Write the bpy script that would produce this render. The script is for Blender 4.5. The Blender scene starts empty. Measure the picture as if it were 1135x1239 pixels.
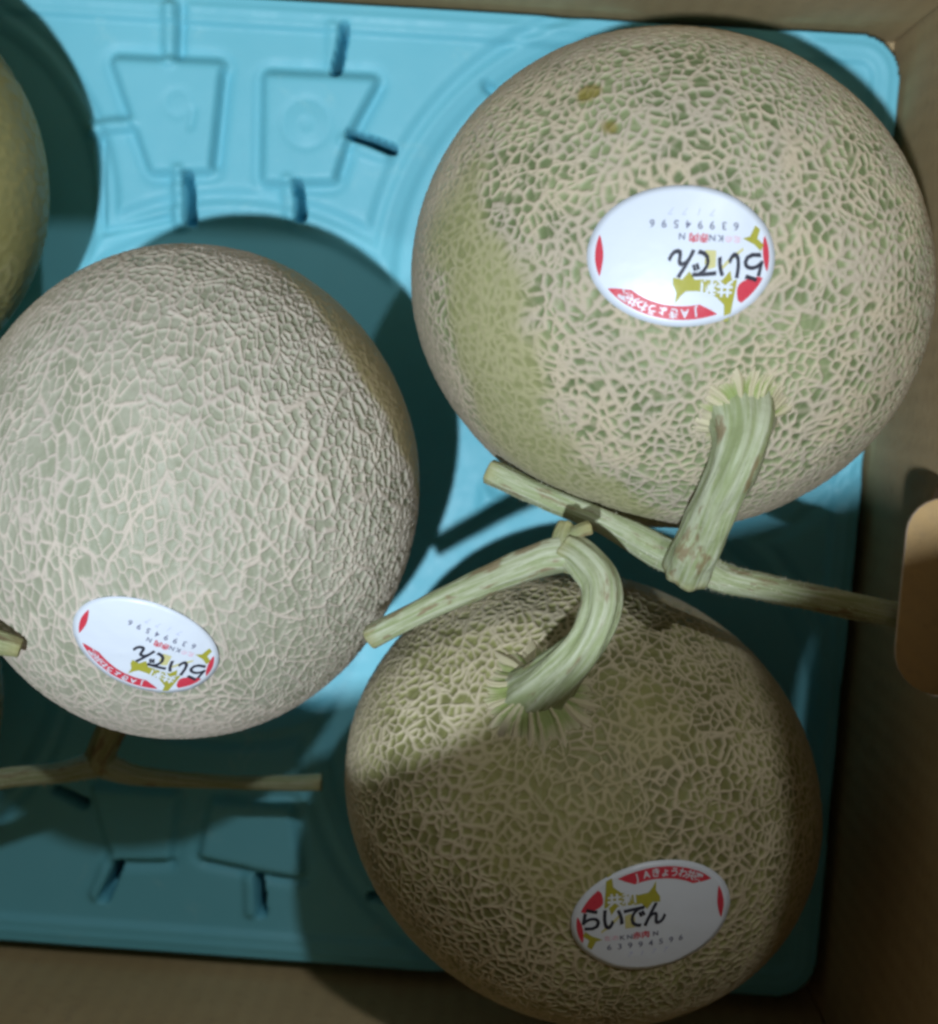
import bpy, bmesh, math, random
import numpy as np
from mathutils import Vector, Matrix, noise as mnoise
random.seed(7); rng = np.random.default_rng(11)
S = 0.01                                   # everything below is written in centimetres
scn = bpy.context.scene; C = scn.collection

# ------------------------------------------------------------------ camera
cam_d = bpy.data.cameras.new('camera'); cam = bpy.data.objects.new('camera', cam_d); C.objects.link(cam)
scn.camera = cam
def rot(a, b, c):
    return Matrix.Rotation(b, 3, 'Y') @ Matrix.Rotation(a, 3, 'X') @ Matrix.Rotation(c, 3, 'Z')
cam.matrix_world = Matrix.Translation((0, 0, .50)) @ rot(-0.112041, 0.0207057, 0.0638608).to_4x4()
cam_d.sensor_fit = 'HORIZONTAL'; cam_d.sensor_width = 36; cam_d.lens = 36 * 1750 / 1135
cam_d.clip_start = .01; cam_d.clip_end = 50
cam_d.dof.use_dof = True; cam_d.dof.focus_distance = .385; cam_d.dof.aperture_fstop = 11.5

# ------------------------------------------------------------------ light
w = bpy.data.worlds.new('World'); scn.world = w; w.use_nodes = True
bg = w.node_tree.nodes['Background']; bg.inputs[0].default_value = (1.0, .93, .80, 1); bg.inputs[1].default_value = .095
def lamp(name, loc, target, size, power, col):
    d = bpy.data.lights.new(name, 'AREA'); d.shape = 'DISK'; d.size = size * S; d.energy = power; d.color = col
    o = bpy.data.objects.new(name, d); C.objects.link(o); o.location = Vector(loc) * S
    o.rotation_euler = (Vector(target) - Vector(loc)).to_track_quat('-Z', 'Y').to_euler(); return o
lamp('ceiling_lamp', (-16, -21, 120), (-2, -4, 0), 3.4, 15.2, (.80, .895, 1.0))
lamp('ceiling_lamp_far', (50, 118, 185), (-4, -6, 0), 9, 9.8, (.95, .98, 1.0))
vs = scn.view_settings; vs.view_transform = 'Standard'; vs.look = 'None'; vs.exposure = 0; vs.gamma = 1; vs.use_curve_mapping = False
scn.render.engine = 'CYCLES'; scn.cycles.use_denoising = True; scn.cycles.filter_width = 2.9
scn.cycles.max_bounces = 8; scn.cycles.adaptive_threshold = .025

# ------------------------------------------------------------------ helpers
def link(name, me, mat=None, parent=None, base=(0, 0, 0)):
    o = bpy.data.objects.new(name, me); C.objects.link(o)
    if mat is not None and not me.materials: me.materials.append(mat)
    if parent is not None: o.parent = parent
    return o
def mesh_np(name, V, faces, mat=None, parent=None, base=(0, 0, 0), smooth=True, attrs=None):
    """V in centimetres, world; base = the parent's place, so the mesh is local to it"""
    V = (np.asarray(V, float) - np.asarray(base, float)) * S
    me = bpy.data.meshes.new(name); me.from_pydata(V.tolist(), [], [list(map(int, f)) for f in faces] if not isinstance(faces, np.ndarray) else faces.tolist())
    if smooth: me.polygons.foreach_set('use_smooth', [True] * len(me.polygons))
    for k, a in (attrs or {}).items():
        a = np.asarray(a, np.float32)
        if a.ndim == 2:
            at = me.attributes.new(k, 'FLOAT_VECTOR', 'POINT'); at.data.foreach_set('vector', a.ravel())
        else:
            at = me.attributes.new(k, 'FLOAT', 'POINT'); at.data.foreach_set('value', a)
    me.update()
    return link(name, me, mat, parent)
def empty(name, base, label, cat, group=None):
    o = bpy.data.objects.new(name, None); C.objects.link(o); o.empty_display_size = .02
    o.location = Vector(base) * S; o['label'] = label; o['category'] = cat
    if group: o['group'] = group
    return o
def sstep(a, b, x):
    t = np.clip((x - a) / (b - a), 0, 1); return t * t * (3 - 2 * t)
def vnoise(P, scale, seed=0):
    """cheap smooth value noise on an (n,3) array, about -1..1"""
    P = np.asarray(P) * scale + seed * 17.31
    i = np.floor(P).astype(np.int64); f = P - i; f = f * f * (3 - 2 * f)
    def h(a, b, c):
        n = (a * 73856093) ^ (b * 19349663) ^ (c * 83492791); n = (n ^ (n >> 13)) * 1274126177
        return ((n & 0xffff) / 32767.5) - 1
    x, y, z = i.T; u, v, w_ = f.T; r = 0
    for dx in (0, 1):
        for dy in (0, 1):
            for dz in (0, 1):
                r = r + h(x + dx, y + dy, z + dz) * (u if dx else 1 - u) * (v if dy else 1 - v) * (w_ if dz else 1 - w_)
    return r

# node helper ---------------------------------------------------------------
class NT:
    def __init__(s, name, disp=None):
        s.m = bpy.data.materials.new(name); s.m.use_nodes = True; s.t = s.m.node_tree
        s.p = s.t.nodes['Principled BSDF']; s.out = s.t.nodes['Material Output']
        if disp: s.m.displacement_method = disp
    def n(s, typ, ins=None, **kw):
        nd = s.t.nodes.new('ShaderNode' + typ)
        for k, v in kw.items(): setattr(nd, k, v)
        for k, v in (ins or {}).items(): s.set(nd.inputs[k], v)
        return nd
    def set(s, sock, v):
        if isinstance(v, bpy.types.NodeSocket): s.t.links.new(v, sock)
        else: sock.default_value = v
    def math(s, op, a, b=None, clamp=False):
        nd = s.n('Math', operation=op, use_clamp=clamp); s.set(nd.inputs[0], a)
        if b is not None: s.set(nd.inputs[1], b)
        return nd.outputs[0]
    def mix(s, f, a, b, mode='MIX'):
        nd = s.n('Mix', data_type='RGBA', blend_type=mode); s.set(nd.inputs[0], f); s.set(nd.inputs[6], a); s.set(nd.inputs[7], b); return nd.outputs[2]
    def attr(s, name):
        return s.n('Attribute', attribute_name=name)
    def noise(s, vec, scale, detail=3, rough=.55, dist=0):
        nd = s.n('TexNoise', {'Scale': scale, 'Detail': detail, 'Roughness': rough, 'Distortion': dist}); s.set(nd.inputs['Vector'], vec); return nd
    def ramp(s, f, a, b, lo=0., hi=1.):
        nd = s.n('MapRange', interpolation_type='SMOOTHSTEP'); s.set(nd.inputs[0], f)
        for i, v in zip((1, 2, 3, 4), (a, b, lo, hi)): s.set(nd.inputs[i], v)
        return nd.outputs[0]
    def base(s, col, rough=.5, spec=.5):
        s.set(s.p.inputs['Base Color'], col); s.set(s.p.inputs['Roughness'], rough); s.set(s.p.inputs['Specular IOR Level'], spec)
    def bump(s, h, strength=1., dist=.001):
        b = s.n('Bump', {'Strength': strength, 'Distance': dist, 'Height': h}); s.t.links.new(b.outputs[0], s.p.inputs['Normal'])
def rgb(r, g, b): return (r, g, b, 1)

# ------------------------------------------------------------------ materials
def m_card(name='kraft_cardboard', ca=(.435, .32, .165), cb=(.515, .385, .21)):
    t = NT(name); co = t.n('TexCoord').outputs['Object']
    mp = t.n('Mapping'); t.set(mp.inputs[0], co); mp.inputs['Scale'].default_value = (1, 1, 1)
    fib = t.noise(co, 260, 4, .7).outputs[0]; big = t.noise(co, 14, 3).outputs[0]
    c = t.mix(t.ramp(big, .3, .7), rgb(*ca), rgb(*cb))
    c = t.mix(t.math('MULTIPLY', t.ramp(fib, .52, .75), .35), c, rgb(.26, .185, .10))
    sp = t.n('SeparateXYZ'); t.set(sp.inputs[0], co); along = t.math('ADD', sp.outputs[0], sp.outputs[1])
    flu = t.math('SINE', t.math('ADD', t.math('MULTIPLY', along, 2 * math.pi / .0075), t.math('MULTIPLY', big, 3)))
    c = t.mix(t.ramp(flu, -1, 1, 0, .10), c, rgb(.30, .22, .13))
    c = t.mix(t.ramp(t.noise(co, 45, 5, .7, .8).outputs[0], .58, .72, 0, .3), c, rgb(.30, .22, .13))
    t.base(c, .82, .25); t.bump(t.math('ADD', t.math('ADD', fib, t.math('MULTIPLY', big, 2)), t.math('MULTIPLY', flu, .25)), .35, .0006); return t.m
def m_cut():
    t = NT('cut_cardboard_edge'); co = t.n('TexCoord').outputs['Object']
    c = t.mix(t.noise(co, 300, 2).outputs[0], rgb(.42, .31, .22), rgb(.62, .52, .42)); t.base(c, .9, .2); return t.m
def m_tray():
    t = NT('teal_moulded_plastic'); co = t.n('TexCoord').outputs['Object']
    big = t.noise(co, 9, 4).outputs[0]; fine = t.noise(co, 160, 3, .6).outputs[0]
    c = t.mix(t.ramp(big, .3, .7), rgb(.13, .45, .55), rgb(.16, .495, .60))
    # faint scuffs
    sc = t.noise(co, 38, 6, .75, 1.2).outputs[0]
    c = t.mix(t.math('MULTIPLY', t.ramp(sc, .57, .72), .32), c, rgb(.30, .58, .62))
    t.base(c, t.ramp(fine, .3, .7, .48, .6), .35); t.bump(fine, .12, .0006)
    return t.m
def m_table():
    t = NT('dark_table'); co = t.n('TexCoord').outputs['Object']
    c = t.mix(t.noise(co, 30, 5).outputs[0], rgb(.025, .02, .018), rgb(.06, .05, .042)); t.base(c, .6, .4); return t.m
def m_white():
    t = NT('sticker_paper'); t.base(rgb(.62, .68, .76), .36, .45)
    t.bump(t.noise(t.n('TexCoord').outputs['Object'], 500, 2).outputs[0], .08, .0005); return t.m
def m_ink(name, c, r=.45):
    t = NT(name); co = t.n('TexCoord').outputs['Object']
    t.base(t.mix(t.math('MULTIPLY', t.noise(co, 900, 2).outputs[0], .22), rgb(*c), rgb(*(min(1, x * 1.6 + .05) for x in c))), r, .35); return t.m
def m_rind(name, net_a, net_b, skin_a, skin_b, pat, contrast=1.0):
    """corky net (vertex attribute from the modelled veins) over green skin"""
    t = NT(name); co = t.n('TexCoord').outputs['Object']; net = t.attr('net').outputs['Fac']
    sep = t.n('SeparateXYZ'); t.set(sep.inputs[0], t.attr('nvar').outputs['Vector']); mott, nvar, low = sep.outputs
    tiny = t.noise(co, 800, 1, .6).outputs[0]
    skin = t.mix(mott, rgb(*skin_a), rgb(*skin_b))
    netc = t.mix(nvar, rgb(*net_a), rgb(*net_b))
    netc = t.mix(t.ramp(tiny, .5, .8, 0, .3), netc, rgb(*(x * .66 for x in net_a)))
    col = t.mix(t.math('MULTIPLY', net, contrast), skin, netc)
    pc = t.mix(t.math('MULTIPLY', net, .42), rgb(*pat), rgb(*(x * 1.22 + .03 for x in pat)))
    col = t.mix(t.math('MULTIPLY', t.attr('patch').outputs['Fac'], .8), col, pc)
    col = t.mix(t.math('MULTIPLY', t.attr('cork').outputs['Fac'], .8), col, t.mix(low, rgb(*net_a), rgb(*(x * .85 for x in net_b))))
    col = t.mix(t.attr('spot').outputs['Fac'], col, rgb(.20, .165, .035))
    t.base(col, t.ramp(net, 0, 1, .5, .8), .3); return t.m
def m_stem(name, pale, green, brown, bamt):
    t = NT(name); q = t.attr('tubeco').outputs['Vector']; co = t.n('TexCoord').outputs['Object']
    mp = t.n('Mapping'); t.set(mp.inputs[0], q); mp.inputs['Scale'].default_value = (2.6, 2.6, .35)
    st = t.noise(mp.outputs[0], 1.6, 4, .6).outputs[0]
    mb = t.n('Mapping'); t.set(mb.inputs[0], q); mb.inputs['Scale'].default_value = (.8, .8, .55)
    br = t.noise(mb.outputs[0], 1.3, 4, .6).outputs[0]
    c = t.mix(t.ramp(st, .36, .64), rgb(*green), rgb(*pale))
    c = t.mix(t.ramp(t.noise(co, 260, 3).outputs[0], .55, .8, 0, .35), c, rgb(.48, .47, .36))
    c = t.mix(t.ramp(br, bamt, bamt + .09, 0, .8), c, rgb(*brown))
    c = t.mix(t.attr('cut').outputs['Fac'], c, rgb(.33, .30, .13))
    t.base(c, .55, .4)
    t.bump(t.math('ADD', st, t.math('MULTIPLY', t.noise(co, 420, 3).outputs[0], .5)), .7, .0009); return t.m
def m_calyx():
    t = NT('stem_scar_fibres'); r = t.attr('ridge').outputs['Fac']; co = t.n('TexCoord').outputs['Object']
    c = t.mix(t.ramp(r, .3, .62), rgb(.22, .27, .09), rgb(.44, .405, .255)); c = t.mix(t.ramp(t.attr('edge').outputs['Fac'], .55, .95, 0, .7), c, rgb(.46, .405, .29))
    c = t.mix(t.ramp(t.noise(co, 220, 3).outputs[0], .5, .75, 0, .5), c, rgb(.42, .37, .23)); t.base(c, .65, .3); return t.m

CARD, CUT, TRAY, TABLE, WHITE = m_card(), m_cut(), m_tray(), m_table(), m_white()
RED, PINK, OLIVE, BLACK, GREY, LILAC = (m_ink('ink_red', (.50, .035, .06)), m_ink('ink_pink', (.68, .30, .40)), m_ink('ink_olive', (.32, .31, .035)),
    m_ink('ink_black', (.018, .02, .035)), m_ink('ink_grey', (.12, .13, .20)), m_ink('ink_lilac', (.42, .46, .66)))
STEM = m_stem('fresh_stem', (.385, .415, .285), (.24, .285, .135), (.19, .135, .07), .545)
STEM_D = m_stem('dry_stem', (.30, .31, .17), (.20, .22, .09), (.15, .10, .05), .50)
CALYX = m_calyx()

# ------------------------------------------------------------------ setting: table the box stands on
def quad_sheet(name, x0, x1, y0, y1, z, mat):
    return mesh_np(name, [(x0, y0, z), (x1, y0, z), (x1, y1, z), (x0, y1, z)], [(0, 1, 2, 3)], mat, smooth=False)
tb = quad_sheet('tabletop', -90, 80, -80, 80, -2.2, TABLE); tb['kind'] = 'structure'

# ------------------------------------------------------------------ cardboard box
XL, XR, YB, YT, HB = -28.8, 12.5, -22.5, 11.38, 13.4; TH = .45
BB = ((XL + XR) / 2, (YB + YT) / 2, -2.15)
box = empty('cardboard_box', BB, 'brown corrugated cardboard box holding the teal tray and melons', 'box')
def board(name, corners2d, frame, th, parent, base, mat=CARD, holes=(), bev=.06):
    """a flat board: outline (and holes) in its own plane, extruded th; frame = (origin, ex, ey, en)"""
    o0, ex, ey, en = (np.array(v, float) for v in frame)
    cu = bpy.data.curves.new(name, 'CURVE'); cu.dimensions = '2D'; cu.fill_mode = 'BOTH'; cu.extrude = th / 2 - bev; cu.bevel_depth = bev; cu.bevel_resolution = 1; cu.offset = -bev
    for poly in (corners2d, *holes):
        sp = cu.splines.new('POLY'); sp.points.add(len(poly) - 1); sp.use_cyclic_u = True
        for pt, (x, y) in zip(sp.points, poly): pt.co = (x, y, 0, 1)
    ob = bpy.data.objects.new(name, cu); C.objects.link(ob); bpy.context.view_layer.update()
    me = bpy.data.meshes.new_from_object(ob.evaluated_get(bpy.context.evaluated_depsgraph_get())); bpy.data.objects.remove(ob); bpy.data.curves.remove(cu)
    me.name = name; me.materials.clear()
    V = np.array([v.co[:] for v in me.vertices]); V = o0 + V[:, :1] * ex + V[:, 1:2] * ey + (V[:, 2:3] + th / 2) * en
    V = (V - np.array(base)) * S; me.vertices.foreach_set('co', V.ravel().astype(np.float32)); me.update()
    me.materials.append(mat); me.materials.append(CUT)
    n0 = Vector(en)
    for p in me.polygons: p.material_index = 0 if abs(p.normal.dot(n0)) > .8 else 1
    return link(name, me, None, parent)
def rrect(x0, x1, y0, y1, r, n=8):
    pts = []
    for cx, cy, a0 in ((x1 - r, y1 - r, 0), (x0 + r, y1 - r, 90), (x0 + r, y0 + r, 180), (x1 - r, y0 + r, 270)):
        for i in range(n + 1):
            a = math.radians(a0 + 90 * i / n); pts.append((cx + r * math.cos(a), cy + r * math.sin(a)))
    return pts
W_, L_ = XR - XL, YT - YB
ZB = -2.15
board('bottom_panel', [(XL - .4, YB - .4), (XR + .4, YB - .4), (XR + .4, YT + .4), (XL - .4, YT + .4)], ((0, 0, ZB), (1, 0, 0), (0, 1, 0), (0, 0, 1)), .4, box, BB)
zw = ZB + .41
# far and near walls
board('wall', [(XL, zw), (XR, zw), (XR, HB), (XL, HB)], ((0, YT, 0), (1, 0, 0), (0, 0, 1), (0, 1, 0)), TH, box, BB)
board('wall', [(XL, zw), (XR, zw), (XR, HB), (XL, HB)], ((0, YB, 0), (1, 0, 0), (0, 0, 1), (0, -1, 0)), TH, box, BB)
hole = rrect(-8.9, -2.9, 7.6, 10.9, 1.3)
board('wall', [(YB - .2, zw), (YT + .2, zw), (YT + .2, HB), (YB - .2, HB)], ((XR + .02, 0, 0), (0, 1, 0), (0, 0, 1), (1, 0, 0)), TH, box, BB, holes=[hole])
board('wall', [(YB - .2, zw), (YT + .2, zw), (YT + .2, HB), (YB - .2, HB)], ((XL - .02, 0, 0), (0, 1, 0), (0, 0, 1), (-1, 0, 0)), TH, box, BB, holes=[hole])
# tab of the hand hole, pushed inward
ta = math.radians(-4); tabw = 1.45
tab = [(-8.55, 0)] + [(-8.55 + 1.2 - 1.2 * math.cos(a), tabw - 1.2 + 1.2 * math.sin(a)) for a in np.linspace(.1, math.pi / 2, 7)] + \
      [(-3.15 - 1.0 + 1.0 * math.sin(a), tabw - 1.0 + 1.0 * math.cos(a)) for a in np.linspace(0, math.pi / 2 - .1, 7)] + [(-3.15, 0)]
board('hand_hole_tab', tab, ((XR - .02, 0, 10.8), (0, 1, 0), (-math.cos(ta), 0, math.sin(ta)), (math.sin(ta), 0, math.cos(ta))), .3, box, BB, m_card('tab_cardboard', (.38, .25, .11), (.45, .31, .15)), bev=.04)
# boards added out of view to cast shade on the near side and right end
lk = .45; ll = math.hypot(1, lk)
def shade_pt(x, h): return (x, (h - HB) * ll)
board('shade_board', [shade_pt(-27, HB), shade_pt(XR, HB), shade_pt(XR, 44.5), shade_pt(5, 44.5), shade_pt(3, 43.2), shade_pt(2.2, 42.2), shade_pt(-1.8, 39.6), shade_pt(-2.4, 38.7), shade_pt(-3.5, 36.7), shade_pt(-4.7, 35.0), shade_pt(-6.3, 32.5), shade_pt(-8.3, 31.3), shade_pt(-11, 32.0), shade_pt(-27, 33)],
      ((0, YB - .2, HB + .05), (1, 0, 0), (0, lk / ll, 1 / ll), (0, -1 / ll, lk / ll)), TH, box, BB)  # added blocker, its outline shaped to the wanted shadow edge
board('shade_board', [(YB + .3, 0), (YT - .3, 0), (YT - 1.2, 18), (YB + 1.2, 18)], ((XR + .05, 0, HB + .05), (0, 1, 0), (.03, 0, .9995), (.9995, 0, -.03)), TH, box, BB)  # second added blocker, keeps the far lamp off the right side

# ------------------------------------------------------------------ moulded tray
WELLS = [(4.45, 2.26), (-9.2, -4.79), (3.08, -13.14), (-20.8, 3.8), (-21.7, -12.0)]
TX0, TX1, TY0, TY1 = -28.4, 12.25, -22.0, 11.1
TBASE = ((TX0 + TX1) / 2, (TY0 + TY1) / 2, -1.74)
st = .07
gx = np.arange(TX0, TX1 + st / 2, st); gy = np.arange(TY0, TY1 + st / 2, st)
nx, ny = len(gx), len(gy); GX, GY = np.meshgrid(gx, gy)
PL = .95
R_ = np.min([np.hypot(GX - a, GY - b) * (1.3 if a < -15 else 1.) for a, b in WELLS], axis=0)
Z = .27 + .28 * np.clip(R_ / 8.6, 0, 1) ** 2 + .2 * sstep(8.35, 8.75, R_) + .2 * sstep(9.35, 9.75, R_)
Z += .12 * np.exp(-((R_ - 9.05) / .16) ** 2)
flat = sstep(9.4, 9.9, R_)
def sd_poly(pts):
    pts = np.array(pts, float); d = np.full(GX.shape, 1e9); s = np.ones(GX.shape)
    for i in range(len(pts)):
        a, b = pts[i], pts[i - 1]; ex, ey = b - a; wx, wy = GX - a[0], GY - a[1]
        t = np.clip((wx * ex + wy * ey) / (ex * ex + ey * ey), 0, 1); d = np.minimum(d, np.hypot(wx - ex * t, wy - ey * t))
        c1, c2, c3 = GY >= a[1], GY < b[1], ex * wy > ey * wx
        s = np.where((c1 & c2 & c3) | (~c1 & ~c2 & ~c3), -s, s)
    return d * s
def sd_seg(a, b):
    ex, ey = b[0] - a[0], b[1] - a[1]; wx, wy = GX - a[0], GY - a[1]
    t = np.clip((wx * ex + wy * ey) / (ex * ex + ey * ey), 0, 1); return np.hypot(wx - ex * t, wy - ey * t)
def pad(pts, h=.30, r=.18):
    global Z
    d = sd_poly(pts) - r; Z = Z + h * (1 - sstep(-.12, .12, d))
    Z = Z - .10 * np.exp(-((d - .24) / .13) ** 2)
def rib(a, b, h=.28, wd=.2):
    global Z
    Z = np.maximum(Z, Z * 0 - 9) + h * (1 - sstep(wd - .1, wd + .1, sd_seg(a, b)))
SL = []
def slit(a, b, depth=.75, wd=.09):
    global Z
    if depth > .45: SL.append((a, b)); return          # deep cuts go in after the smoothing
    Z = Z - depth * (1 - sstep(wd, wd + .09, sd_seg(a, b)))
def ring(c, r, h=.05, wd=.07):
    global Z
    Z = Z + h * np.exp(-((np.hypot(GX - c[0], GY - c[1]) - r) / wd) ** 2)
# far-side pads between the wells
pad([(-13.55, 8.65), (-10.25, 8.7), (-10.45, 5.5), (-12.2, 5.35)])
pad([(-8.5, 8.45), (-5.15, 8.5), (-5.95, 6.85), (-6.3, 5.4), (-8.4, 5.25)])
rib((-11.9, 10.5), (-11.85, 8.9), .25, .22); rib((-14.45, 6.5), (-13.1, 6.72)); rib((-11.4, 5.2), (-11.35, 3.6))
rib((-6.5, 10.2), (-6.45, 8.9), .12); rib((-7.75, 5.1), (-7.6, 4.0), .2); rib((-5.9, 6.55), (-4.6, 6.2), .15)
slit((-11.1, 5.15), (-11.02, 3.72), .8); slit((-7.42, 5.1), (-7.3, 4.05), .8); slit((-6.12, 10.25), (-6.35, 8.85), .8); slit((-5.75, 6.82), (-4.35, 6.42), .8)
slit((-10.02, 8.5), (-10.2, 5.5), .28, .05); slit((-6.05, 5.4), (-5.75, 6.5), .2, .05); slit((-4.85, 8.4), (-5.6, 6.9), .18, .05)
slit((-11.5, 10.6), (-11.55, 9.0), .25, .05); slit((-14.1, 6.1), (-13.95, 3.3), .3, .05); slit((-13.95, 3.1), (-11.7, 3.75), .22, .05)
ring((-11.5, 7.45), .42, -.05); ring((-7.2, 7.05), .78, -.06); ring((-7.2, 7.05), .33, .05); slit((-10.95, 7.3), (-11.05, 6.7), .12, .03)
slit((-1.35, 8.7), (-.7, 8.3), .4, .06)
# near-side pads
pad([(-12.6, -18.5), (-10.9, -18.4), (-10.7, -16.2), (-13.4, -16.2)]); pad([(-9.5, -18.2), (-6.25, -18.65), (-6.7, -16.4), (-9.2, -16.4)])
slit((-12.55, -18.75), (-13.05, -20.1), .8, .12); rib((-12.9, -18.7), (-13.35, -20.0), .2); slit((-7.6, -18.95), (-7.45, -20.25), .7); rib((-7.9, -18.9), (-7.8, -20.2), .2)
slit((-3.6, -19.4), (-2.9, -19.5), .5, .1); slit((-14.9, -16.3), (-13.9, -16.75), .6, .1)
slit((-12.3, -18.72), (-10.7, -18.62), .25, .06); slit((-9.5, -18.5), (-7.9, -18.75), .25, .06); slit((-7.2, -18.9), (-6.0, -18.9), .25, .06)
# far pads left of the picture stay plain; rim step all round
def sd_rrect(x0, x1, y0, y1, r):
    qx = np.abs(GX - (x0 + x1) / 2) - (x1 - x0) / 2 + r; qy = np.abs(GY - (y0 + y1) / 2) - (y1 - y0) / 2 + r
    return np.hypot(np.maximum(qx, 0), np.maximum(qy, 0)) + np.minimum(np.maximum(qx, qy), 0) - r
def blur(A, k):
    for ax_ in (0, 1):
        Q = np.concatenate([np.repeat(np.take(A, [0], ax_), k, ax_), A, np.repeat(np.take(A, [-1], ax_), k, ax_)], ax_)
        A = sum(np.take(Q, range(i, i + A.shape[ax_]), ax_) for i in range(2 * k + 1)) / (2 * k + 1)
    return A
Z = .6 * blur(blur(Z, 1), 1) + .4 * Z
for a, b in SL:                                          # narrow, slightly bowed cuts
    a, b = np.array(a), np.array(b); nrm = np.array((-(b - a)[1], (b - a)[0])) / np.linalg.norm(b - a); mid = (a + b) / 2 + nrm * .03
    dd = np.minimum(sd_seg(a, mid), sd_seg(mid, b)); tt_ = np.clip(((GX - a[0]) * (b - a)[0] + (GY - a[1]) * (b - a)[1]) / ((b - a) @ (b - a)), 0, 1)
    ww = .05 + .04 * tt_; Z = Z - 2.5 * (1 - sstep(ww, ww + .06, dd))
Z = blur(Z, 1)
E_ = sd_rrect(TX0, TX1, TY0, TY1, 1.5)
Z += .16 * sstep(-1.15, -.85, E_) + .05 * np.exp(-((E_ + .5) / .12) ** 2)
Z += .02 * vnoise(np.c_[GX.ravel(), GY.ravel(), 0 * GX.ravel()], .35, 3).reshape(GX.shape)
Z -= 2.85 * sstep(-.12, .0, E_)                       # turned-down edge
keep = E_ < .02
idx = -np.ones(GX.shape, int); idx[keep] = np.arange(keep.sum())
Vt = np.c_[GX[keep], GY[keep], Z[keep]]
a, b, c, d = idx[:-1, :-1], idx[:-1, 1:], idx[1:, 1:], idx[1:, :-1]
ok = (a >= 0) & (b >= 0) & (c >= 0) & (d >= 0)
Ft = np.stack([a[ok], b[ok], c[ok], d[ok]], 1)
tray = mesh_np('fruit_tray', Vt, Ft, TRAY, None, TBASE); tray.location = Vector(TBASE) * S
tray['label'] = 'teal moulded plastic tray lining the box under the melons'; tray['category'] = 'tray'

# ------------------------------------------------------------------ melons
class Melon:
    def __init__(s, x, y, a, b, th, c, stem_dir):
        s.ctr = np.array((x, y, c + .3)); ct, sn = math.cos(th), math.sin(th)
        s.M = np.array([[ct, sn, 0], [-sn, ct, 0], [0, 0, 1]]); s.ax = np.array((a, b, c)); s.base = (x, y, .3)
        s.up = np.array(stem_dir, float) / np.linalg.norm(stem_dir)
    def surf(s, d):
        """unit directions (n,3) -> points on the ellipsoid along them"""
        q = (d @ s.M.T) / s.ax; return s.ctr + d / np.linalg.norm(q, axis=1)[:, None]
    def bump(s, D): return .07 * vnoise(D, 1.6, s.seed) + .015 * vnoise(D, 4, s.seed + 1)
    def normal(s, P):
        q = ((P - s.ctr) @ s.M.T) / s.ax ** 2; n = q @ s.M; return n / np.linalg.norm(n, axis=1)[:, None]
    def drop(s, P, n):
        """points P moved along -n/+n onto the surface"""
        o = ((P - s.ctr) @ s.M.T) / s.ax; d = (np.asarray(n) @ s.M.T) / s.ax
        A = d @ d; B = 2 * (o @ d); Q = (o * o).sum(1) - 1
        t = (-B + np.sqrt(np.maximum(B * B - 4 * A * Q, 0))) / (2 * A); return P + t[:, None] * n
    def frame(s):
        z = s.up; x = np.cross((0, 0, 1.), z) if abs(z[2]) < .9 else np.cross((0, 1., 0), z); x /= np.linalg.norm(x); return x, np.cross(z, x), z
from mathutils.kdtree import KDTree
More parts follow.
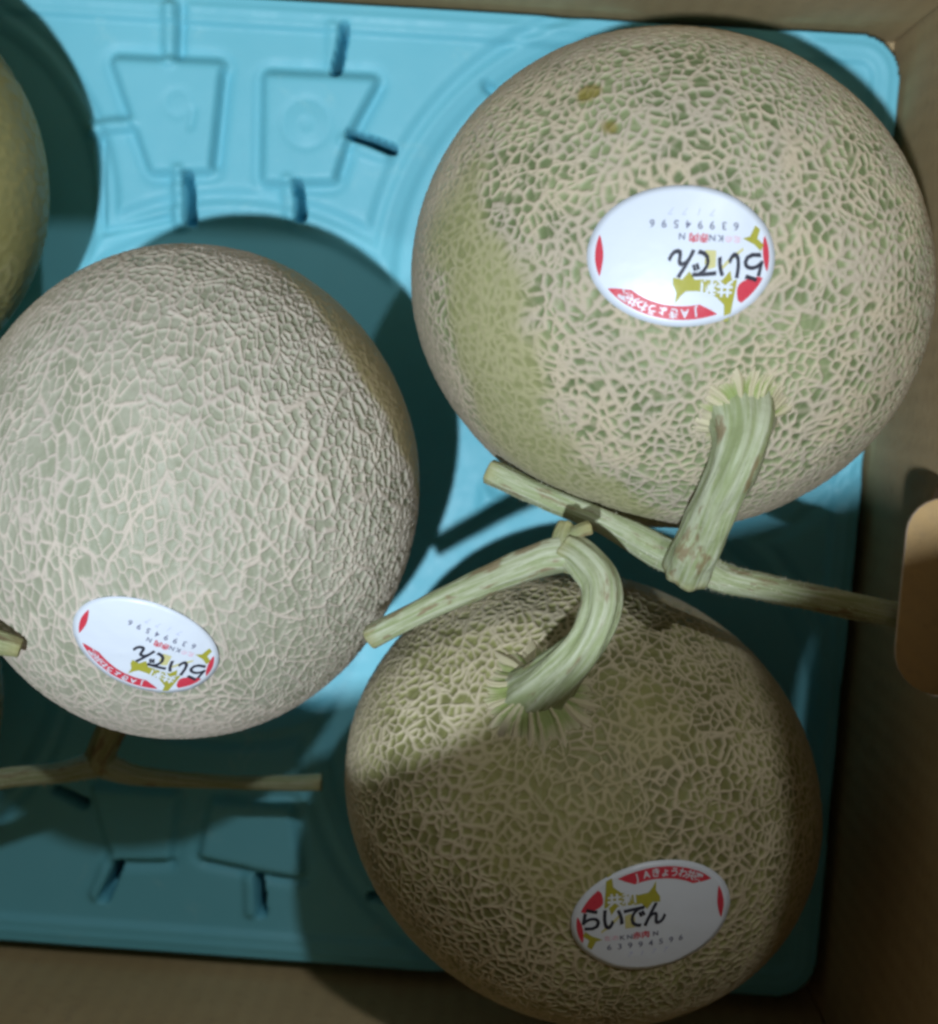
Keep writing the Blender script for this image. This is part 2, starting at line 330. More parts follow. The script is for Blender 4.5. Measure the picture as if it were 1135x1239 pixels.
def build_rind(m, root, mat, N, pitch, wid, depth, q_of=None, patches=(), spots=(), corks=(), patch_f=None, patch_w=1., coarse=None, depth_f=None, wide=None, cork_f=None, seed=0, ringy=1.0, jitter=.42, hide=1.0):
    """N x N quads over the upper cap (equal-area map), coarse below. The net is modelled: veins run along the borders of cells
    seeded on the rind, each border with its own width, and the skin between them is sunk by depth"""
    r2 = np.random.default_rng(100 + seed); m.seed = seed; rad = float(m.ax.mean()); ez = m.up
    g = np.linspace(-1, 1, N); X, Y = np.meshgrid(g, g); X, Y = X.ravel(), Y.ravel()
    r = np.maximum(np.abs(X), np.abs(Y)); sw = np.abs(X) >= np.abs(Y)
    with np.errstate(divide='ignore', invalid='ignore'):
        th = np.where(sw, np.where(X >= 0, 0, math.pi) + math.pi / 4 * np.nan_to_num(Y / X), np.where(Y >= 0, math.pi / 2, -math.pi / 2) - math.pi / 4 * np.nan_to_num(X / Y))
    PM = math.radians(114); psi = 2 * np.arcsin(r * math.sin(PM / 2))
    D = np.c_[np.sin(psi) * np.cos(th), np.sin(psi) * np.sin(th), np.cos(psi)]; nc = len(D)
    bi = np.r_[np.arange(N - 1), np.arange(N - 1) * N + N - 1, (N * N - 1) - np.arange(N - 1), N * (N - 1) - np.arange(N - 1) * N]
    tb_ = th[bi]; nb = len(bi); Dl = [D]
    for f in (.25, .5, .75, .94):
        ps = PM + (math.pi - PM) * f; Dl.append(np.c_[math.sin(ps) * np.cos(tb_), math.sin(ps) * np.sin(tb_), np.full(nb, math.cos(ps))])
    Dl.append(np.array([[0, 0, -1.]])); D = np.vstack(Dl)
    F = [(np.arange(N - 1)[:, None] * N + np.arange(N - 1)[None]).ravel()]; a = F[0]; quads = np.stack([a, a + 1, a + N + 1, a + N], 1).tolist()
    ringi = [bi] + [nc + k * nb + np.arange(nb) for k in range(4)]
    for k in range(4):
        p_, q_ = ringi[k], ringi[k + 1]; quads += np.stack([p_, q_, np.roll(q_, -1), np.roll(p_, -1)], 1).tolist()
    lastv = len(D) - 1; quads += [[int(a_), lastv, int(b_)] for a_, b_ in zip(ringi[4], np.roll(ringi[4], -1))]
    PH = np.arccos(np.clip(D @ ez, -1, 1)); sg = .30
    def net_co(D_, ph):
        q = D_ * rad
        if q_of is not None: q = q_of(D_, q)
        q = q + np.outer(ringy * rad * sg * (1 - np.exp(-ph / sg)), ez)
        for fr, am in ((.8, .16), (2.6, .05)): q = q + am * np.stack([vnoise(D_ * rad, fr, 40 + seed * 7 + k) for k in range(3)], 1)
        return q
    q = net_co(D, PH)
    # seeds: jittered spiral over the sphere, thinned at random so cells differ in size
    ns = int(4 * math.pi * rad * rad / (pitch * pitch) * 2.6); i = np.arange(ns) + .5; ps = np.arccos(1 - 2 * i / ns); tt = math.pi * (1 + 5 ** .5) * i
    Sd = np.c_[np.sin(ps) * np.cos(tt), np.sin(ps) * np.sin(tt), np.cos(ps)]; Sd = Sd[Sd[:, 2] > -.55]
    Sd = Sd + r2.normal(size=Sd.shape) * jitter * pitch / rad * .62; Sd /= np.linalg.norm(Sd, axis=1)[:, None]
    sq = net_co(Sd, np.arccos(np.clip(Sd @ ez, -1, 1)))
    order = r2.permutation(len(sq)); kd = KDTree(len(sq))
    for k in range(len(sq)): kd.insert(sq[k], k)
    kd.balance(); alive = np.ones(len(sq), bool); taken = np.zeros(len(sq), bool)
    for k in order:
        if not alive[k]: continue
        taken[k] = True; rr = pitch * (.55 + .5 * r2.random())
        for _, j, _d in kd.find_range(sq[k], rr):
            if j != k and not taken[j]: alive[j] = False
    sq = sq[alive]; kd = KDTree(len(sq))
    for k in range(len(sq)): kd.insert(sq[k], k)
    kd.balance(); K = 6; nn = np.array([[h[1] for h in kd.find_n(v, K)] for v in q[:nc].tolist()])
    s1 = sq[nn[:, 0]]; W = wid * (1 + .28 * vnoise(D[:nc] * rad, .45, seed + 60) + .2 * vnoise(D[:nc] * rad, 1.7, seed + 61))
    if wide is not None: W = W * wide(D[:nc])
    net = np.zeros(nc)
    for j in range(1, K):
        sj = sq[nn[:, j]]; e = sj - s1; ln = np.linalg.norm(e, axis=1); dd = (((s1 + sj) / 2 - q[:nc]) * e).sum(1) / ln
        a_, b_ = np.minimum(nn[:, 0], nn[:, j]), np.maximum(nn[:, 0], nn[:, j]); hsh = ((a_ * 7919 + b_ * 104729) % 1009) / 1009.
        wj = W * (.5 + .8 * ((hsh * 7.3) % 1.)); net = np.maximum(net, (1 - sstep(.25, 1.25, dd / wj)) * (.15 + .85 * sstep(.06, .24, hsh)))
    if coarse:                                           # a second, wider network of longer, thicker strands over the fine one
        cp, cw, cs = coarse; ns2 = int(4 * math.pi * rad * rad / (cp * cp) * 1.15); i2 = np.arange(ns2) + .5; p2 = np.arccos(1 - 2 * i2 / ns2); t2 = math.pi * (1 + 5 ** .5) * i2
        S2 = np.c_[np.sin(p2) * np.cos(t2), np.sin(p2) * np.sin(t2), np.cos(p2)]; S2 = S2 + r2.normal(size=S2.shape) * .4 * cp / rad; S2 /= np.linalg.norm(S2, axis=1)[:, None]
        cs = np.array(cs); sq2 = net_co(S2, np.arccos(np.clip(S2 @ ez, -1, 1))) * cs; qa = q[:nc] * cs; k2 = KDTree(len(sq2))
        for k in range(len(sq2)): k2.insert(sq2[k], k)
        k2.balance(); n2 = np.array([[h[1] for h in k2.find_n(v, 4)] for v in qa.tolist()]); c1 = sq2[n2[:, 0]]
        for j in (1, 2, 3):
            cj = sq2[n2[:, j]]; e = cj - c1; dd = (((c1 + cj) / 2 - qa) * e).sum(1) / np.linalg.norm(e, axis=1)
            a_, b_ = np.minimum(n2[:, 0], n2[:, j]), np.maximum(n2[:, 0], n2[:, j]); hsh = ((a_ * 6151 + b_ * 31337) % 997) / 997.
            net = np.maximum(net, (1 - sstep(.25, 1.25, dd / (cw * (.5 + hsh) * W / wid))) * sstep(.12, .35, hsh))
    net = np.r_[net, np.ones(len(D) - nc)]
    def blobs(L, soft, nzs=1.):
        v = np.zeros(len(D)); nz = (.55 * vnoise(P, .8, seed + 5) + .3 * vnoise(P, 2.2, seed + 6)) * nzs
        for (x, y, z, r_) in L: v = np.maximum(v, 1 - sstep(r_ - soft, r_ + soft, np.linalg.norm(P - (x, y, z), axis=1) + nz * min(1, r_)))
        return v
    P = m.surf(D)
    patch = blobs(patches, .6) * patch_w
    if patch_f is not None: patch = np.maximum(patch, patch_f(D, vnoise(P, 1.2, seed + 9)))
    cork = blobs(corks, .8)
    if cork_f is not None: cork = np.maximum(cork, cork_f(D, vnoise(P, .6, seed + 10)))
    spot = blobs(spots, .10) * .85
    smooth_ = 1 - .84 * np.maximum(patch, cork); dm = 1. if depth_f is None else depth_f(D); hgt = (net - 1) * depth * dm * smooth_ + .012 * vnoise(P, 9, seed + 12)
    P = P + D * (m.bump(D) - .14 * np.exp(-(PH / .2) ** 2) + hgt)[:, None]
    nvar = np.stack([sstep(-.45, .45, vnoise(q, 1.7, 50) * .6 + vnoise(q, .6, 51) * .5), sstep(-.5, .5, vnoise(q, .8, 52) * .6 + vnoise(q, 2.1, 53) * .4), sstep(-.5, .5, vnoise(q, .3, 54))], 1)
    return mesh_np('rind', P, quads, mat, root, m.base, attrs=dict(net=net, nvar=nvar, patch=patch, cork=cork, spot=spot))

def spline(pts, n):
    P = np.array(pts, float); P = np.vstack([2 * P[0] - P[1], P, 2 * P[-1] - P[-2]]); out = []
    k = len(P) - 3
    for t in np.linspace(0, k - 1e-6, n):
        i = int(t); f = t - i; p0, p1, p2, p3 = P[i:i + 4]
        out.append(.5 * (2 * p1 + (p2 - p0) * f + (2 * p0 - 5 * p1 + 4 * p2 - p3) * f * f + (3 * p1 - p0 - 3 * p2 + p3) * f ** 3))
    return np.array(out)
def tube(name, pts, mat, parent, base, n=44, seg=30, flute=.06, nfl=7, seed=0, twist=.5, oval=.0, lumps=.05):
    """pts: rows of x,y,z,radius in cm; a ridged, slightly lumpy stalk with cut ends"""
    A = spline(pts, n); P, Rr = A[:, :3], A[:, 3]
    T = np.gradient(P, axis=0); T /= np.linalg.norm(T, axis=1)[:, None]
    u = np.cross(T[0], (.3, .2, 1.)); u /= np.linalg.norm(u); V = []; co = []; cut = []
    L = np.r_[0, np.cumsum(np.linalg.norm(np.diff(P, axis=0), axis=1))]
    ang = np.linspace(0, 2 * math.pi, seg, endpoint=False)
    rows = []
    for i in range(n):
        u = u - T[i] * (u @ T[i]); u /= np.linalg.norm(u); v = np.cross(T[i], u)
        rows.append((P[i], u.copy(), v, Rr[i], L[i], 0.))
    e0, e1 = rows[0], rows[-1]
    rows = [(e0[0] + T[0] * .05, e0[1], e0[2], e0[3] * .55, e0[4], 1.), (e0[0], e0[1], e0[2], e0[3] * .86, e0[4], 1.)] + rows + \
           [(e1[0] + T[-1] * .03, e1[1], e1[2], e1[3] * .86, e1[4], 1.), (e1[0] - T[-1] * .04, e1[1], e1[2], e1[3] * .55, e1[4], 1.)]
    for k, (c_, u_, v_, r, l, cu) in enumerate(rows):
        fl = 1 + flute * np.cos(nfl * ang + twist * l + seed) + .5 * flute * np.cos((nfl + 4) * ang - twist * l * .7 + 2 * seed)
        lp = np.array([mnoise.noise(Vector((math.cos(a_) * 1.2 + seed * 3.1, math.sin(a_) * 1.2, l * 1.1))) for a_ in ang]) * lumps * 2
        rr = r * (fl + lp)
        V.append(c_ + (rr * np.cos(ang) * (1 + oval))[:, None] * u_ + (rr * np.sin(ang))[:, None] * v_)
        co.append(np.c_[np.cos(ang) + seed * 5, np.sin(ang), np.full(seg, l)]); cut.append(np.full(seg, max(cu, .55 * max(0., 1 - (L[-1] - l) / .4))) * (1 + lp * 3))
    m = len(rows); V = np.vstack(V); co = np.vstack(co); cut = np.hstack(cut)
    F = [[i * seg + j, i * seg + (j + 1) % seg, (i + 1) * seg + (j + 1) % seg, (i + 1) * seg + j] for i in range(m - 1) for j in range(seg)]
    V = np.vstack([V, rows[0][0], rows[-1][0] - T[-1] * .05]); co = np.vstack([co, co[0], co[-1]]); cut = np.r_[cut, 1, 1]
    F += [[len(V) - 2, (j + 1) % seg, j] for j in range(seg)] + [[len(V) - 1, (m - 1) * seg + j, (m - 1) * seg + (j + 1) % seg] for j in range(seg)]
    return mesh_np(name, V, F, mat, parent, base, attrs=dict(tubeco=co, cut=cut))
def hairs(pts, parent, base, count, seed=0, length=.11):
    A = spline(pts, 200); r2 = np.random.default_rng(seed); V, F = [], []
    for k in range(count):
        i = r2.integers(1, 198); t = A[i + 1, :3] - A[i - 1, :3]; t /= np.linalg.norm(t)
        d = r2.normal(size=3); d -= t * (d @ t); d /= np.linalg.norm(d); s_ = np.cross(t, d)
        p = A[i, :3] + d * A[i, 3] * .95; q = d + .35 * r2.normal(size=3); q /= np.linalg.norm(q); ln = length * (.6 + .8 * r2.random())
        b0 = len(V); V += [p + s_ * .012, p - s_ * .012, p + t * .015, p + q * ln]; F += [[b0, b0 + 1, b0 + 3], [b0 + 1, b0 + 2, b0 + 3], [b0 + 2, b0, b0 + 3]]
    o = mesh_np('hairs', V, F, HAIR, parent, base); o['kind'] = 'stuff'; return o
HAIR = m_ink('stem_hair', (.55, .55, .42), .8)
def calyx(m, root, r0, r1, seed, lift=.32, green=.5):
    """ribbed flare where the stalk spreads over the rind; its ragged rim sinks into the cork"""
    r2 = np.random.default_rng(seed); ex, ey, ez = m.frame(); seg, rings = 240, 18
    ang = np.linspace(0, 2 * math.pi, seg, endpoint=False); nk = 21
    a0 = np.sort(np.linspace(0, 2 * math.pi, nk, endpoint=False) + r2.normal(0, .14, nk)); rd = np.zeros(seg); ext = np.zeros(seg)
    for a in a0:
        da = np.abs((ang - a + math.pi) % (2 * math.pi) - math.pi); wk = .06 + .05 * r2.random(); g_ = np.exp(-(da / wk) ** 2)
        rd = np.maximum(rd, g_ * (.65 + .35 * r2.random())); ext = np.maximum(ext, g_ * r2.random())
    gap = np.interp(ang, np.r_[a0, a0[0] + 2 * math.pi] % (2 * math.pi + 1e-9), r2.random(nk + 1), period=2 * math.pi)   # how green the skin between ribs is
    out = r1 * (.80 + .26 * ext + .05 * r2.normal(size=seg)); V, rg, ed = [], [], []; R = m.ax.mean()
    for k in range(rings):
        f = k / (rings - 1); r = r0 + (out - r0) * f; wob = .05 * np.sin(f * 5 + ang * 3 + seed); phi = r / R
        D = (np.sin(phi) * np.cos(ang + wob))[:, None] * ex + (np.sin(phi) * np.sin(ang + wob))[:, None] * ey + np.cos(phi)[:, None] * ez
        P = m.surf(D); N = m.normal(P); ph = np.arccos(np.clip(D @ ez, -1, 1)); dip = m.bump(D) - .14 * np.exp(-(ph / .2) ** 2)
        h = lift * (1 - f) ** 2.0 + .085 * rd * (1 - f) ** .6 * f ** .3 + .02 - .11 * f ** 4 + .14 * np.exp(-(ph / .2) ** 2) * (1 - f)
        V.append(P + D * dip[:, None] + N * np.asarray(h)[:, None]); rg.append(np.clip(rd + .10 * r2.normal(size=seg) + (gap > green) * .8, 0, 1)); ed.append(np.full(seg, f))
    F = [[k * seg + j, k * seg + (j + 1) % seg, (k + 1) * seg + (j + 1) % seg, (k + 1) * seg + j][::-1] for k in range(rings - 1) for j in range(seg)]
    return mesh_np('calyx', np.vstack(V), F, CALYX, root, m.base, attrs=dict(ridge=np.hstack(rg), edge=np.hstack(ed)))

# ------------------------------------------------------------------ sticker
def text_mesh(s, size, shear=0., offset=0.):
    cu = bpy.data.curves.new('t', 'FONT'); cu.body = s; cu.size = size; cu.align_x = 'CENTER'; cu.align_y = 'CENTER'; cu.shear = shear; cu.offset = offset; cu.resolution_u = 3
    ob = bpy.data.objects.new('t', cu); C.objects.link(ob); bpy.context.view_layer.update()
    me = bpy.data.meshes.new_from_object(ob.evaluated_get(bpy.context.evaluated_depsgraph_get()))
    V = np.array([v.co[:2] for v in me.vertices]).reshape(-1, 2); F = [list(p.vertices) for p in me.polygons]
    bpy.data.objects.remove(ob); bpy.data.curves.remove(cu); bpy.data.meshes.remove(me); return V, F
def fan_poly(pts, cuts=3):
    bm = bmesh.new(); f = bm.faces.new([bm.verts.new((x, y, 0)) for x, y in pts]); bmesh.ops.triangulate(bm, faces=[f])
    bmesh.ops.subdivide_edges(bm, edges=bm.edges[:], cuts=cuts, use_grid_fill=True)
    bm.verts.index_update(); V = np.array([v.co[:2] for v in bm.verts]); F = [[v.index for v in f.verts] for f in bm.faces]; bm.free(); return V, F
def band(a0, a1, fo, fi, n=24):
    """strip between two scaled ellipses, angles in degrees; fi may be a function of the place along the strip"""
    V = []
    for k in range(n + 1):
        f = k / n; a = math.radians(a0 + (a1 - a0) * f); inn = fi(f) if callable(fi) else fi
        for g in (fo, (fo + inn) / 2, inn): V.append((SA * g * math.cos(a), SB * g * math.sin(a)))
    F = [[3 * k + j, 3 * k + j + 1, 3 * k + 4 + j, 3 * k + 3 + j] for k in range(n) for j in (0, 1)]
    return np.array(V), F
SA, SB = 2.25, 1.68
def sticker(m, root, centre, right, sa=1.0):
    c = np.array(centre, float); n = m.normal(c[None])[0]; e1 = np.array(right, float); e1 -= n * (e1 @ n); e1 /= np.linalg.norm(e1); e2 = np.cross(n, e1)
    def place(UV, off):
        UV = np.asarray(UV) * sa; P = m.drop(c + UV[:, :1] * e1 + UV[:, 1:2] * e2 + n * 3, -n) if False else c + UV[:, :1] * e1 + UV[:, 1:2] * e2
        P = m.drop(P - n * 4, n); D = P - m.ctr; D = D / np.linalg.norm(D, axis=1)[:, None]; return P + D * (m.bump(D) + .012 * vnoise(P, 2.3, 77) + .005 * vnoise(P, 6, 78))[:, None] + m.normal(P) * off
    def orient(V, F):
        if len(F) == 0: return F
        out = []
        for f in F:
            a_, b_, c_ = V[f[0]], V[f[1]], V[f[2]]
            out.append(list(f) if (b_[0] - a_[0]) * (c_[1] - a_[1]) - (b_[1] - a_[1]) * (c_[0] - a_[0]) > 0 else list(f)[::-1])
        return out
    # paper disc with a thickness and a faintly lifted rim
    rs, sg = 12, 84; UV = [(0, 0)]; off = [.05]
    for k in range(1, rs + 1):
        for j in range(sg):
            a = 2 * math.pi * j / sg; UV.append((SA * k / rs * math.cos(a), SB * k / rs * math.sin(a))); off.append(.05 + (.02 * (math.sin(3 * a + 1) > .6) if k == rs else 0))
    nt = len(UV)
    for j in range(sg): UV.append((SA * math.cos(2 * math.pi * j / sg), SB * math.sin(2 * math.pi * j / sg))); off.append(.0)
    P = place(UV, np.array(off)[:, None])
    F = [[0, 1 + j, 1 + (j + 1) % sg] for j in range(sg)] + [[1 + k * sg + j, 1 + (k + 1) * sg + j, 1 + (k + 1) * sg + (j + 1) % sg, 1 + k * sg + (j + 1) % sg] for k in range(rs - 1) for j in range(sg)]
    F += [[1 + (rs - 1) * sg + j, nt + j, nt + (j + 1) % sg, 1 + (rs - 1) * sg + (j + 1) % sg] for j in range(sg)]
    so = mesh_np('sticker', P, F, WHITE, root, m.base)
    def put(name, V, F, mat, lev=1):
        V = np.asarray(V, float)
        return mesh_np(name, place(V, .05 + .009 * lev), orient(V, F), mat, so, m.base, smooth=False)
    def word(name, s, size, u, v, mat, lev=1, shear=0., offset=0., sx=1., ang=0., gap=None):
        if gap is None: parts = [(s, 0.)]
        else: parts = [(ch, (i - (len(s) - 1) / 2) * gap) for i, ch in enumerate(s)]
        VV, FF = [], []
        for ch, du in parts:
            V, F = text_mesh(ch, size, shear, offset)
            if len(V) == 0: continue
            V = V * (sx, 1) + (du, 0); b0 = sum(len(x) for x in VV); VV.append(V); FF += [[i + b0 for i in f] for f in F]
        V = np.vstack(VV); ca, sn = math.cos(ang), math.sin(ang); V = np.c_[V[:, 0] * ca - V[:, 1] * sn + u, V[:, 0] * sn + V[:, 1] * ca + v]
        return put(name, V, FF, mat, lev)
    px = lambda L: [(-(x - 825) / 50.4, (y - 309) / 50.4) for x, y in L]
    # red crescents along the edge
    put('red_band', *band(163, 136, .915, lambda f: .915 - .26 * math.sin(math.pi * (f * .9 + .05)) ** .7 * .72, 14), RED)       # beside the map
    put('red_band', *band(117, 33, .905, lambda f: .905 - .19 * min(1, 9 * f, 7 * (1 - f)) ** .7, 36), RED)
    put('red_band', *band(-17, 21, .915, lambda f: .915 - .09 * math.sin(math.pi * f) ** .8, 16), RED)
    put('red_band', *band(169, 201, .935, lambda f: .935 - .07 * math.sin(math.pi * f) ** .7, 16), RED)
    # pale lettering on the long band, set along its curve
    tx = 'JAきょうわ共選'; VV, FF = [], []
    for i, ch in enumerate(tx):
        a = math.radians(107 - 66 * (i + .5) / len(tx)); V, F = text_mesh(ch, .27, offset=.006)
        if len(V) == 0: continue
        tn = math.atan2(-SB * math.cos(a) * -1, SA * math.sin(a)) ; al = math.atan2(SB * -math.cos(a), SA * math.sin(a))
        ca, sn = math.cos(al), math.sin(al); cx, cy = SA * .81 * math.cos(a), SB * .81 * math.sin(a); b0 = sum(len(x) for x in VV)
        VV.append(np.c_[V[:, 0] * ca - V[:, 1] * sn + cx, V[:, 0] * sn + V[:, 1] * ca + cy]); FF += [[k + b0 for k in f] for f in F]
    put('lettering', np.vstack(VV), FF, WHITE, 2)
    # island map
    mp = [(816, 336), (827, 338), (835, 328), (842, 338), (850, 337), (866, 338), (875, 337), (884, 325), (887, 338), (893, 335), (891, 352), (888, 374), (885, 384), (880, 386), (879, 366), (869, 357), (856, 353), (845, 351), (832, 352), (826, 358), (820, 367), (821, 354), (816, 344)]
    put('map_emblem', *fan_poly(px(mp)), OLIVE)
    put('map_emblem', *fan_poly(px([(897, 286), (906, 283), (912, 269), (918, 274), (915, 285), (923, 292), (920, 300), (911, 292)])), OLIVE)
    put('map_emblem', *fan_poly(px([(853, 302), (866, 302), (866, 322), (858, 325), (852, 318)])), m_pale_olive)
    put('map_emblem', *fan_poly(px([(872, 322), (884, 308), (898, 297), (899, 300), (886, 312), (875, 324)])), m_pale_olive)
    word('lettering', '共和', .40, -.86, .72, WHITE, 2, offset=.014, gap=.40)
    # the name, the small print and the stamped number
    word('lettering', 'らいでん', .80, -.88, .15, BLACK, 2, offset=.019, gap=.58, sx=.84, shear=.12)
    word('lettering', '北の', .19, -1.2, -.43, PINK, 1, gap=.21); word('lettering', 'KN', .22, -.80, -.44, GREY, 1, gap=.2, offset=.004)
    word('lettering', '赤肉', .24, -.38, -.43, RED, 1, offset=.006, gap=.24); word('lettering', 'N', .22, .02, -.45, GREY, 1, offset=.004)
    word('stamped_number', '63994596', .27, -.26, -.74, GREY, 1, gap=.285, offset=.003); word('stamped_number', '7177', .24, -.22, -1.05, LILAC, 1, gap=.33, shear=.3)
    return so
m_pale_olive = m_ink('ink_pale_olive', (.50, .48, .22))

# ---- 1: large melon by the far corner -------------------------------------------------
G = 'netted melons in the tray'
A_ = Melon(4.448, 2.264, 7.457, 7.082, -.252, 7.16, (1.52, -3.52, 6.06))
ra = empty('netted_melon', A_.base, 'large netted melon with yellowish patch in the far right corner, sticker upside down', 'melon', G)
RA = m_rind('rind_wide_net', (.475, .405, .29), (.425, .37, .285), (.12, .155, .068), (.22, .26, .13), (.275, .275, .125))
build_rind(A_, ra, RA, 560, .245, .083, .048, coarse=(.8, .058, (1., 1., 1.)), ringy=2.0, patches=[(-.6, 1.2, 12.0, 1.5), (-.3, -.6, 12.2, 1.7), (.1, -2.0, 11.2, 1.8), (1.0, -3.2, 10.6, 1.4), (2.9, -3.9, 10.3, 1.35), (-1.4, 3.2, 11.0, 1.3)],
           spots=[(1.62, 6.61, 12.4, .24), (2.15, 5.63, 13.3, .27)], cork_f=lambda D, nz: .9 * (1 - sstep(.22, .52, D[:, 2] + .10 * nz + .12 * D[:, 1] * 0)), seed=1)
calyx(A_, ra, .35, 1.5, 3, green=.62)
UP = (5.97, -1.26)
tube('stem', [(5.85, -.95, 12.75, 1.1), (5.93, -1.3, 13.4, .86), (5.93, -1.75, 13.8, .70), (5.80, -2.3, 13.95, .63), (5.50, -3.4, 13.5, .58), (5.26, -4.6, 12.6, .62), (5.10, -5.5, 11.75, .66)], STEM, ra, A_.base, 50, 36, .045, 7, 1, lumps=.08)
va = [(5.2, -5.3, 11.3, .50), (6.3, -5.75, 11.05, .40), (8.4, -6.12, 10.6, .36), (11.35, -6.62, 9.9, .37)]
vb = [(5.3, -5.45, 11.35, .50), (4.3, -5.05, 11.0, .44), (2.9, -4.45, 10.5, .34), (1.3, -3.95, 10.0, .33), (-.35, -3.36, 9.6, .36)]
v1 = tube('vine', va, STEM, ra, A_.base, 40, 24, .05, 5, 2); hairs(va, v1, A_.base, 520, 1)
v2 = tube('vine', vb, STEM, ra, A_.base, 44, 24, .06, 5, 3); hairs(vb, v2, A_.base, 300, 2)
sticker(A_, ra, (3.98, 2.56, 14.6), (-1, -.02, .05))

# ---- 2: melon in the middle of the left half -----------------------------------------
B_ = Melon(-9.196, -4.79, 6.8, 7.336, -.118, 6.96, (-2.2, -6.6, -2.2))
rb = empty('netted_melon', B_.base, 'pale fine netted melon in the middle, fully lit, tilted sticker at its near side', 'melon', G)
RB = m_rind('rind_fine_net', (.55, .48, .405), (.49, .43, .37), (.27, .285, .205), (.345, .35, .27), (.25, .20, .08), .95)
def qB(D, q):
    k = 1 + .42 * sstep(-.05, .75, D[:, 0] + .25 * D[:, 1]) + .22 * sstep(.1, .8, D[:, 1])
    return q * k[:, None] * np.array((1.32, .82, 1.0))
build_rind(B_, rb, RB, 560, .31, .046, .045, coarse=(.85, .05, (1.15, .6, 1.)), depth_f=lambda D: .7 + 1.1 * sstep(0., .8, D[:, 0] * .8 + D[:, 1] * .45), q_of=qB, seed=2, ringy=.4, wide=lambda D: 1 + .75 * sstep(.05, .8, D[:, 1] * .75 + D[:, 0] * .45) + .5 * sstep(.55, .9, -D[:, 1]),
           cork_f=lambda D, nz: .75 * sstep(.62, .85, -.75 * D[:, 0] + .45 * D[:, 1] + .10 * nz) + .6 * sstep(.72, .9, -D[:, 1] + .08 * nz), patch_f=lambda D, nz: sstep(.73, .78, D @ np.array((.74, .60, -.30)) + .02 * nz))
calyx(B_, rb, .35, 1.3, 5)
tube('stem', [(-11.5, -11.5, 5.1, .75), (-11.9, -12.6, 4.7, .5), (-12.35, -13.6, 4.3, .46), (-12.6, -14.35, 4.0, .5)], STEM_D, rb, B_.base, 30, 26, .07, 6, 4)
vc = [(-12.7, -14.35, 4.0, .44), (-13.6, -14.42, 4.9, .34), (-14.5, -14.35, 5.7, .32), (-15.6, -14.35, 6.5, .32)]
vd = [(-12.4, -14.3, 4.0, .46), (-11.3, -14.65, 3.8, .34), (-9.0, -14.75, 3.6, .24), (-7.0, -14.7, 3.5, .24), (-5.3, -14.6, 3.4, .28)]
v3 = tube('vine', vc, STEM, rb, B_.base, 30, 22, .05, 5, 5); v4 = tube('vine', vd, STEM, rb, B_.base, 40, 22, .05, 5, 6); hairs(vc, v3, B_.base, 200, 3)
sticker(B_, rb, (-8.92, -8.24, 13.39), (-3.73, 1.5, 1.02), .86)

# ---- 3: melon at the near right, in the shade ----------------------------------------
D_ = Melon(3.075, -13.141, 6.576, 7.315, 1.168, 6.83, (-1.75, 4.25, 5.11))
rd_ = empty('netted_melon', D_.base, 'shaded netted melon at the near right with upright sticker and bent stem', 'melon', G)
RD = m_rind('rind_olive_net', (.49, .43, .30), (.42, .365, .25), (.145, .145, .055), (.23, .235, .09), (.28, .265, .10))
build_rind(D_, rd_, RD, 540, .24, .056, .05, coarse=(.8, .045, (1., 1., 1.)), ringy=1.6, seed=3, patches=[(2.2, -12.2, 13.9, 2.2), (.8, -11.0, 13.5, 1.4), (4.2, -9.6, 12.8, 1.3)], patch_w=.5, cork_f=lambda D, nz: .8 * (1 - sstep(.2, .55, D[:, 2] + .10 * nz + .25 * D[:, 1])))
calyx(D_, rd_, .35, 1.95, 7, .36, .8)
tube('stem', [(1.2, -9.4, 11.3, 1.0), (1.45, -8.85, 12.2, .78), (1.8, -8.3, 12.8, .62), (2.35, -7.5, 13.25, .53), (2.75, -6.5, 13.4, .51), (2.72, -5.75, 13.1, .50), (2.25, -5.25, 12.7, .50), (1.9, -5.1, 12.4, .5)], STEM, rd_, D_.base, 54, 36, .07, 7, 7, 1.2, lumps=.08)
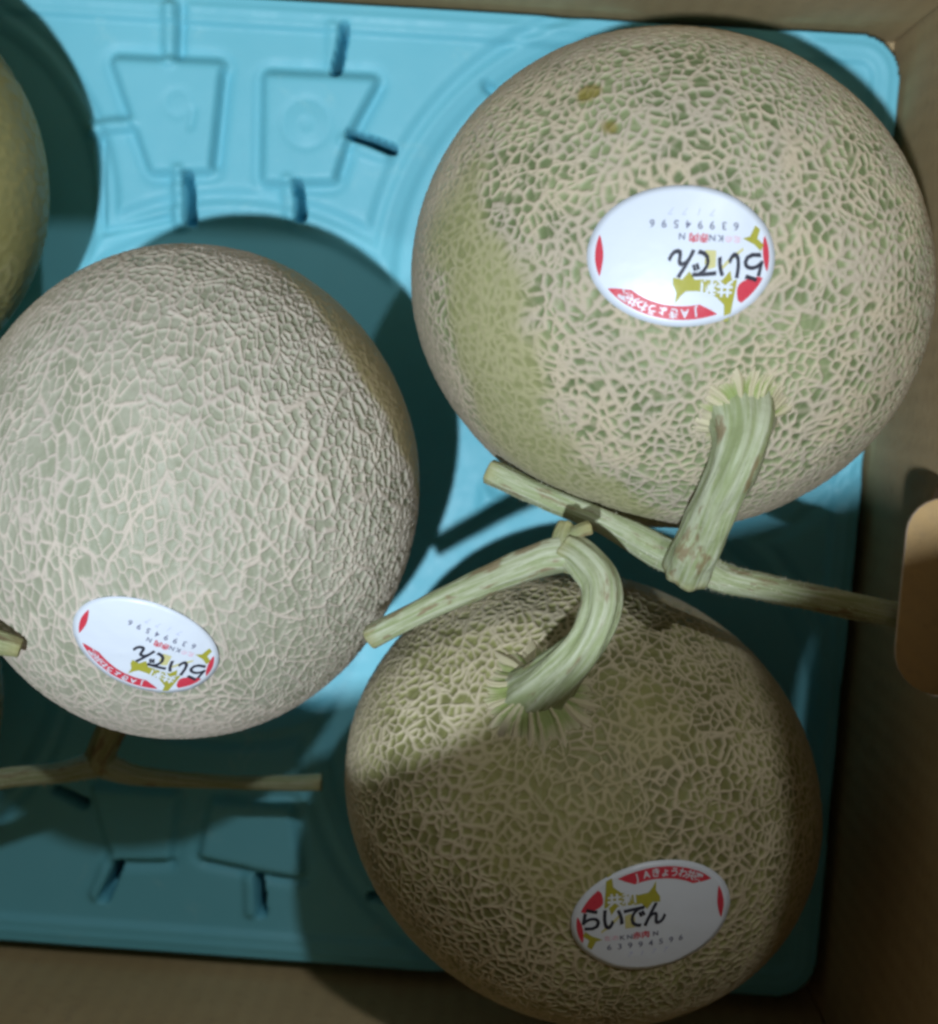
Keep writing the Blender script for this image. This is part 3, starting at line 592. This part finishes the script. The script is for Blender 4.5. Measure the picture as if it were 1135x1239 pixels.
ve = [(2.15, -5.15, 12.4, .46), (1.35, -5.3, 12.3, .46), (.1, -5.95, 11.9, .42), (-1.5, -6.9, 11.3, .36), (-3.32, -8.08, 10.7, .33)]
v5 = tube('vine', ve, STEM, rd_, D_.base, 46, 26, .05, 4, 8)
tube('vine', [(1.75, -5.1, 12.35, .36), (1.75, -4.75, 12.25, .28), (1.85, -4.45, 12.1, .26)], STEM_D, rd_, D_.base, 12, 18, .12, 5, 9, lumps=.14)
tube('vine', [(1.9, -4.75, 12.3, .2), (2.15, -4.55, 12.4, .16), (2.4, -4.45, 12.35, .17)], STEM_D, rd_, D_.base, 10, 14, .15, 5, 10, lumps=.2)
sticker(D_, rd_, (4.72, -14.38, 13.68), (4.33, .66, -.4), .95)

# ---- 4, 5: melons cut off by the left edge -------------------------------------------
E_m = Melon(-20.797, 3.789, 6.45, 6.7, .8, 6.47, (-.3, -.6, .74))
re_ = empty('netted_melon', E_m.base, 'dim yellowish melon cut off by the left edge, at the far end', 'melon', G)
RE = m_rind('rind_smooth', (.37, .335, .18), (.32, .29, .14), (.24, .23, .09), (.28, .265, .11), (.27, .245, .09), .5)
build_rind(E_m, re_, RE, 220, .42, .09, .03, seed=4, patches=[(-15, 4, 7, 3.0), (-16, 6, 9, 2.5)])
F_m = Melon(-21.65, -12.0, 6.4, 6.6, .2, 6.4, (.35, .55, .76))
rf = empty('netted_melon', F_m.base, 'shaded brownish melon, a sliver at the left edge nearest the viewer', 'melon', G)
build_rind(F_m, rf, RD, 200, .42, .1, .04, seed=5)
calyx(F_m, rf, .35, 1.4, 9)
tube('stem', [(-19.6, -8.8, 11.3, .8), (-19.1, -8.2, 12.3, .56), (-18.4, -7.7, 13.1, .5), (-17.6, -7.6, 13.4, .5)], STEM_D, rf, F_m.base, 26, 22, .07, 6, 11)
tube('vine', [(-17.8, -7.6, 13.3, .42), (-16.2, -7.9, 13.2, .36), (-14.6, -8.1, 12.95, .36), (-13.2, -8.45, 12.75, .33), (-12.45, -8.65, 12.6, .26)], STEM_D, rf, F_m.base, 30, 22, .08, 5, 12, lumps=.1)
print('objects', len(scn.objects))
